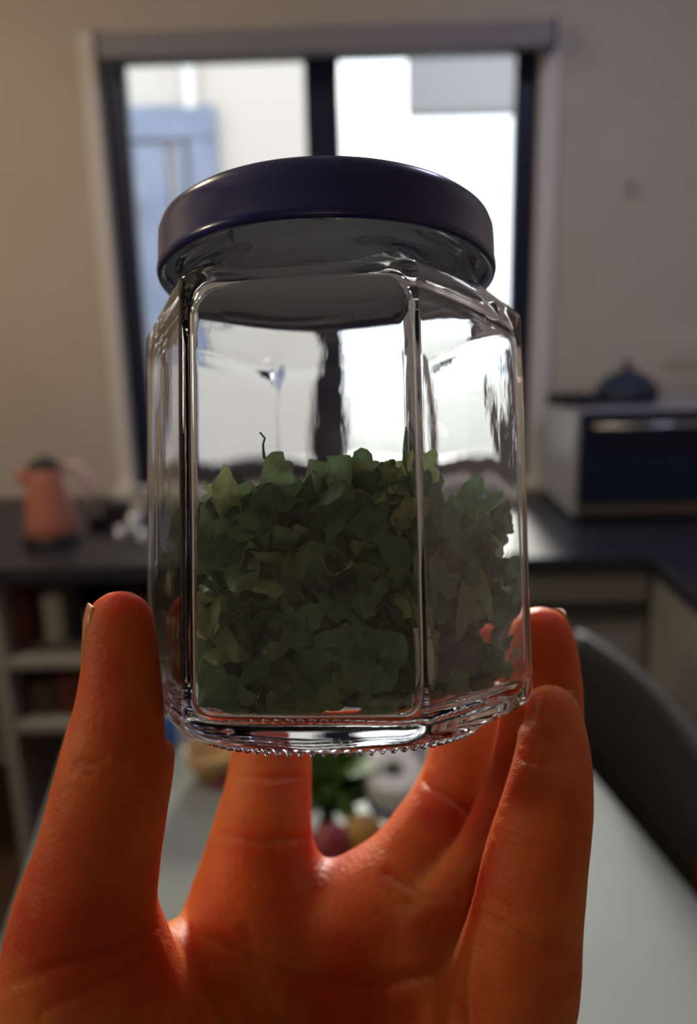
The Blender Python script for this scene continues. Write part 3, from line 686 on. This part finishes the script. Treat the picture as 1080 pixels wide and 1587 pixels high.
# chains: (pixel x, pixel y, metres ahead, radius in mm)
CH = {
 'thumb': [(186, 968, .150, 6.3), (190, 1040, .148, 7.1), (191, 1110, .147, 8.5), (184, 1170, .146, 9.7), (168, 1250, .145, 10.2), (150, 1340, .145, 10.9), (132, 1430, .147, 13.0), (150, 1560, .152, 17.0), (230, 1800, .165, 19.5)],
 'index': [(434, 965, .224, 7.2), (430, 1040, .217, 8.4), (424, 1130, .207, 9.4), (416, 1220, .198, 10.3), (404, 1310, .190, 12.0), (396, 1400, .186, 14.0), (410, 1500, .182, 14.0)],
 'middle': [(735, 1000, .220, 7.2), (735, 1080, .212, 8.2), (724, 1160, .203, 8.8), (700, 1240, .196, 9.3), (655, 1320, .189, 10.3), (600, 1405, .184, 12.0), (560, 1500, .180, 13.0)],
 'ring': [(838, 990, .176, 7.0), (842, 1060, .175, 7.9), (836, 1140, .174, 8.8), (815, 1240, .174, 9.4), (765, 1360, .174, 10.5), (700, 1460, .174, 12.0), (660, 1560, .174, 13.0)],
 'pinky': [(853, 1106, .160, 5.7), (857, 1170, .156, 6.8), (848, 1250, .151, 8.1), (829, 1340, .149, 9.2), (815, 1430, .149, 10.0), (795, 1530, .152, 12.0), (760, 1640, .158, 14.0)],
}
wr1, wr2 = (350, 2080, .185), (560, 2080, .185)
PALM = [((402, 1430, .188, 11.5), (*wr1, 15)), ((560, 1440, .184, 11.5), (430, 2080, .185, 16)), ((680, 1500, .176, 11.5), (500, 2080, .183, 16)), ((760, 1600, .165, 12.5), (*wr2, 15)),
        ((402, 1430, .188, 11), (560, 1440, .184, 11)), ((560, 1440, .184, 11), (680, 1500, .176, 11)), ((300, 1650, .166, 14), (*wr1, 17)), ((230, 1800, .165, 19), (340, 2050, .180, 18)),
        ((790, 1700, .160, 14), (*wr2, 16)), ((430, 1600, .182, 13), (650, 1620, .178, 13)), ((400, 1750, .180, 15), (620, 1750, .178, 15)), ((400, 1900, .180, 16), (580, 1900, .180, 16)),
        ((285, 1500, .172, 9), (380, 1480, .182, 11)),
        (((*wr1, 17)), (400, 3000, .170, 27)), (((*wr2, 17)), (600, 3000, .170, 27)), ((450, 2080, .185, 17), (500, 3000, .165, 29)), ((400, 3000, .170, 27), (600, 3000, .170, 27))]
lo, hi, VX = np.array([-.085, -.345, -.235]), np.array([.085, .0, -.105]), .00105
nx, ny_, nz_ = [int((hi[i] - lo[i]) / VX) for i in range(3)]
axs = [(lo[i] + VX * np.arange(n)).astype(np.float32) for i, n in enumerate((nx, ny_, nz_))]
BIG = np.float32(.05)
def accumulate(segs, k):
    D = np.full((nx, ny_, nz_), BIG, np.float32)
    for a, b in segs:
        pa, pb = (P3(*a[:3]), P3(*b[:3])) if isinstance(a, tuple) else (a[:3], b[:3]); ra, rb = a[3] / 1000, b[3] / 1000; m = max(ra, rb) + .016
        s = [slice(max(0, int((min(pa[i], pb[i]) - m - lo[i]) / VX)), max(0, min((nx, ny_, nz_)[i], int((max(pa[i], pb[i]) + m - lo[i]) / VX) + 1))) for i in range(3)]
        G = np.meshgrid(*[axs[i][s[i]] for i in range(3)], indexing='ij', sparse=True)
        d_ = seg_sdf(G, pa.astype(np.float32), pb.astype(np.float32), ra, rb).astype(np.float32)
        v = D[s[0], s[1], s[2]]; D[s[0], s[1], s[2]] = smin(v, d_, k)
    return D
palm = accumulate(PALM, .009)
def spline(ch, m=3):
    K = [np.array([*P3(*c[:3]), c[3]]) for c in ch]; out = []
    for i in range(len(K) - 1):
        p0, p1, p2, p3 = K[max(i - 1, 0)], K[i], K[i + 1], K[min(i + 2, len(K) - 1)]
        for j in range(m):
            t = j / m; out.append(.5 * (2 * p1 + (p2 - p0) * t + (2 * p0 - 5 * p1 + 4 * p2 - p3) * t * t + (3 * p1 - p0 - 3 * p2 + p3) * t ** 3))
    return out + [K[-1]]
H = None
for nme, ch in CH.items():
    sc_ = spline(ch); fD = accumulate(list(zip(sc_, sc_[1:])), .0012)
    Hi = smin(palm, fD, .008 if nme != 'thumb' else .010)
    H = Hi if H is None else smin(H, Hi, .0012)
# clear the finger surfaces from the jar: keep the hand outside the glass
inv = np.array(JM_cam.inverted())
G = np.meshgrid(*axs, indexing='ij', sparse=True)
jl = [inv[i, 0] * G[0] + inv[i, 1] * G[1] + inv[i, 2] * G[2] + inv[i, 3] for i in range(3)]
jd = np.maximum.reduce([jl[0] * n[0] + jl[1] * n[1] for n in FD]) - (A + .0002)
jd = np.maximum(jd, -(jl[2] + .0328)).astype(np.float32)
H = -smin(-H, jd, .0022); del jl, G
def surface_nets(S):
    ins = S < 0
    c = [S[a:S.shape[0] - 1 + a, b:S.shape[1] - 1 + b, c_:S.shape[2] - 1 + c_] for a in (0, 1) for b in (0, 1) for c_ in (0, 1)]
    cnt = sum((x < 0).astype(np.int8) for x in c); act = (cnt > 0) & (cnt < 8); I = np.argwhere(act)
    vals = np.stack([x[act] for x in c], 1); offs = np.array([(a, b, c_) for a in (0, 1) for b in (0, 1) for c_ in (0, 1)], float)
    acc = np.zeros((len(I), 3)); n = np.zeros(len(I))
    for p in range(8):
        for q in range(p + 1, 8):
            if np.abs(offs[p] - offs[q]).sum() != 1: continue
            a, b = vals[:, p], vals[:, q]; mk = (a < 0) != (b < 0); t = np.where(mk, a / np.where(mk, a - b, 1), 0)
            acc += mk[:, None] * (offs[p] + t[:, None] * (offs[q] - offs[p])); n += mk
    V = I + acc / n[:, None]
    idx = np.full(act.shape, -1, np.int64); idx[act] = np.arange(len(I)); Q = []
    for ax_ in range(3):
        sl0 = [slice(None)] * 3; sl1 = [slice(None)] * 3; sl0[ax_] = slice(0, -1); sl1[ax_] = slice(1, None)
        a, b = ins[tuple(sl0)], ins[tuple(sl1)]; ch = np.argwhere(a != b); u, v = (ax_ + 1) % 3, (ax_ + 2) % 3
        ok = (ch[:, u] > 0) & (ch[:, v] > 0) & (ch[:, u] < act.shape[u]) & (ch[:, v] < act.shape[v]); ch = ch[ok]
        if not len(ch): continue
        flip = a[ch[:, 0], ch[:, 1], ch[:, 2]]
        def g_(du, dv): z = ch.copy(); z[:, u] -= du; z[:, v] -= dv; return idx[z[:, 0], z[:, 1], z[:, 2]]
        q4 = np.stack([g_(0, 0), g_(1, 0), g_(1, 1), g_(0, 1)], 1); q4[~flip] = q4[~flip][:, ::-1]; Q.append(q4)
    return V, np.vstack(Q)
HV, HQ = surface_nets(H); HV = lo + HV * VX
# smooth a little, then press in the folds of the skin
E = np.vstack([HQ[:, [0, 1]], HQ[:, [1, 2]], HQ[:, [2, 3]], HQ[:, [3, 0]]])
deg = np.bincount(E.ravel(), minlength=len(HV)).astype(float)
def lap(V): 
    S = np.zeros_like(V)
    for i in range(3): S[:, i] = np.bincount(E[:, 0], V[E[:, 1], i], len(V)) + np.bincount(E[:, 1], V[E[:, 0], i], len(V))
    return S / deg[:, None]
for _ in range(3): HV = HV + .5 * (lap(HV) - HV); HV = HV - .52 * (lap(HV) - HV)
HV = HV + .5 * (lap(HV) - HV)
def vnorm(V, Q):
    a = np.cross(V[Q[:, 2]] - V[Q[:, 0]], V[Q[:, 3]] - V[Q[:, 1]]); N = np.zeros_like(V)
    for k_ in range(4):
        for i in range(3): N[:, i] += np.bincount(Q[:, k_], a[:, i], len(V))
    return N / (np.linalg.norm(N, axis=1)[:, None] + 1e-12)
Nn = vnorm(HV, HQ)
FOLDS = [([(92, 1172), (120, 1185), (160, 1178)], .35, 4), ([(96, 1196), (140, 1200)], .3, 3), ([(215, 1170), (262, 1160)], .3, 4), ([(205, 1232), (255, 1222)], .3, 4),
         ([(335, 1292), (400, 1302), (485, 1296)], .45, 6), ([(345, 1200), (420, 1206), (488, 1200)], .3, 5),
         ([(664, 1210), (700, 1232), (735, 1260), (770, 1262)], .7, 7), ([(600, 1352), (660, 1384), (710, 1392)], .5, 7),
         ([(735, 1405), (790, 1440), (850, 1472), (890, 1478)], .55, 6), ([(745, 1385), (800, 1412), (860, 1418)], .3, 5), ([(760, 1290), (820, 1308), (880, 1316)], .45, 6), ([(790, 1172), (850, 1182)], .25, 5),
         ([(820, 1250), (835, 1190), (850, 1140)], .25, 8), ([(718, 1590), (716, 1520), (730, 1440), (745, 1360)], .9, 7), ([(640, 1400), (690, 1370), (730, 1320), (765, 1270)], .5, 9),
         ([(0, 1530), (80, 1500), (170, 1470), (240, 1440)], .5, 7), ([(60, 1570), (140, 1530), (210, 1500), (244, 1462)], .4, 6), ([(250, 1430), (300, 1500), (340, 1560), (350, 1620)], .8, 10), ([(270, 1420), (420, 1500), (560, 1530), (700, 1500)], .5, 10),
         ([(380, 1440), (400, 1520), (440, 1600)], .4, 8)]
px_ = CX + HV[:, 0] / -HV[:, 2] * F; py_ = CY - HV[:, 1] / -HV[:, 2] * F
facing = np.clip(-(Nn * HV).sum(1) / np.linalg.norm(HV, axis=1) * 2 - .5, 0, 1)
disp = np.zeros(len(HV))
for pts, dep, wd in FOLDS:
    best = np.full(len(HV), 1e9)
    for (x0, y0), (x1, y1) in zip(pts, pts[1:]):
        t = np.clip(((px_ - x0) * (x1 - x0) + (py_ - y0) * (y1 - y0)) / ((x1 - x0) ** 2 + (y1 - y0) ** 2), 0, 1)
        best = np.minimum(best, np.hypot(px_ - x0 - t * (x1 - x0), py_ - y0 - t * (y1 - y0)))
    dep *= 1.6; disp += dep * np.exp(-(best / wd) ** 2) - .25 * dep * np.exp(-((best - 2.2 * wd) / wd) ** 2)
q = HV * 120
disp += .10 * np.sin(q[:, 0] * 1.7 + 2 * np.sin(q[:, 1])) * np.sin(q[:, 1] * 1.3 + q[:, 2])
HV = HV - Nn * (facing * disp * .001)[:, None]
MW = np.array(M); HW = HV @ MW[:3, :3].T
m_skin = bpy.data.materials.new('skin'); m_skin.use_nodes = True
b = m_skin.node_tree.nodes['Principled BSDF']; b.subsurface_method = 'RANDOM_WALK'
b.inputs['Subsurface Weight'].default_value = 1; b.inputs['Subsurface Radius'].default_value = (1.0, .15, .05); b.inputs['Subsurface Scale'].default_value = .014
b.inputs['Roughness'].default_value = .55; b.inputs['Specular IOR Level'].default_value = .28
noise_col(m_skin, (.52, .060, .014), (.67, .205, .045), 32, 5, lo=.38, hi=.62, rough=.55)
# fine ridges of the skin
nt = m_skin.node_tree; wv = nt.nodes.new('ShaderNodeTexWave'); wv.inputs['Scale'].default_value = 700; wv.inputs['Distortion'].default_value = 3.5; wv.inputs['Detail'].default_value = 1; wv.inputs['Detail Scale'].default_value = .4
wv.bands_direction = 'DIAGONAL'
nt.links.new(texcoord(m_skin), wv.inputs['Vector']); n2 = nt.nodes.new('ShaderNodeTexNoise'); n2.inputs['Scale'].default_value = 900; nt.links.new(texcoord(m_skin), n2.inputs['Vector'])
b1 = nt.nodes.new('ShaderNodeBump'); b1.inputs['Strength'].default_value = .14; b1.inputs['Distance'].default_value = .0002; nt.links.new(wv.outputs[1], b1.inputs['Height'])
b2 = nt.nodes.new('ShaderNodeBump'); b2.inputs['Strength'].default_value = .7; b2.inputs['Distance'].default_value = .0004; nt.links.new(n2.outputs[0], b2.inputs['Height']); nt.links.new(b1.outputs[0], b2.inputs['Normal']); nt.links.new(b2.outputs[0], b.inputs['Normal'])
hand = obj('person', (HW, HQ), m_skin, smooth=True); hand.location = M.translation
tag(hand, 'bare left hand of a person, fingers raised, holding up the glass jar from below', 'person')
# nails
m_nail = nodemat('fingernail', (.60, .22, .085), .32); bump(m_nail, 100, .05, .0003)
def nail(tip, back, r, dors, L, half, over, rb=None):
    a = (Vector(cpt(*tip)) - Vector(cpt(*back))).normalized(); n = Vector(dors); n = (n - a * n.dot(a)).normalized(); s = a.cross(n)
    c = Vector(cpt(*tip)); V, Fc = [], []; nu, nv = 12, 10
    for t_ in (0, 1):
        for i in range(nv + 1):
            v = i / nv
            for j in range(nu + 1):
                u = (j / nu * 2 - 1); w = half * (1 - .12 * (1 - v)) ; ang = u * w
                x = -L + (L + over) * v
                if v > .7: x -= (u * u) * .0016 * (v - .7) / .3
                if v < .3: x += (u * u) * .0014 * (.3 - v) / .3
                rr = r - .0001 + (.0003 if t_ else 0) - (.0012 * max(0, (x - .001)) / .004 if x > .001 else 0) + max(0, -x) * ((rb or r) - r) / (Vector(cpt(*tip)) - Vector(cpt(*back))).length
                rr -= .0006 * max(0, (.35 - v) / .35) ** 2 + .0004 * abs(u) ** 3
                V.append(c + a * x + n * (math.cos(ang) * rr) + s * (math.sin(ang) * rr))
    N = (nu + 1) * (nv + 1)
    for i in range(nv):
        for j in range(nu): q_ = i * (nu + 1) + j; Fc.append((q_, q_ + nu + 1, q_ + nu + 2, q_ + 1)); Fc.append((N + q_, N + q_ + 1, N + q_ + nu + 2, N + q_ + nu + 1))
    for i in range(nv):
        q_ = i * (nu + 1); Fc.append((q_, N + q_, N + q_ + nu + 1, q_ + nu + 1)); q_ += nu; Fc.append((q_, q_ + nu + 1, N + q_ + nu + 1, N + q_))
    for j in range(nu): Fc.append((j, j + 1, N + j + 1, N + j)); q_ = nv * (nu + 1) + j; Fc.append((q_, N + q_, N + q_ + 1, q_ + 1))
    V = [R3 @ v for v in V]
    obj('nail', (V, Fc), m_nail, hand, smooth=True)
nail((186, 968, .150), (190, 1040, .148), .0065, (-1, 0, .06), .0108, .88, .0046, .0073)
nail((434, 965, .224), (430, 1040, .217), .0072, (-.1, .3, -1), .010, .9, .006)
nail((735, 1000, .220), (735, 1080, .212), .0072, (.2, .3, -1), .010, .9, .006)
nail((838, 990, .176), (842, 1060, .175), .0070, (.9, .1, -.6), .009, .9, .0064, .0079)
nail((853, 1106, .160), (857, 1170, .156), .0059, (.8, .2, -.7), .008, .9, .0056, .0068)
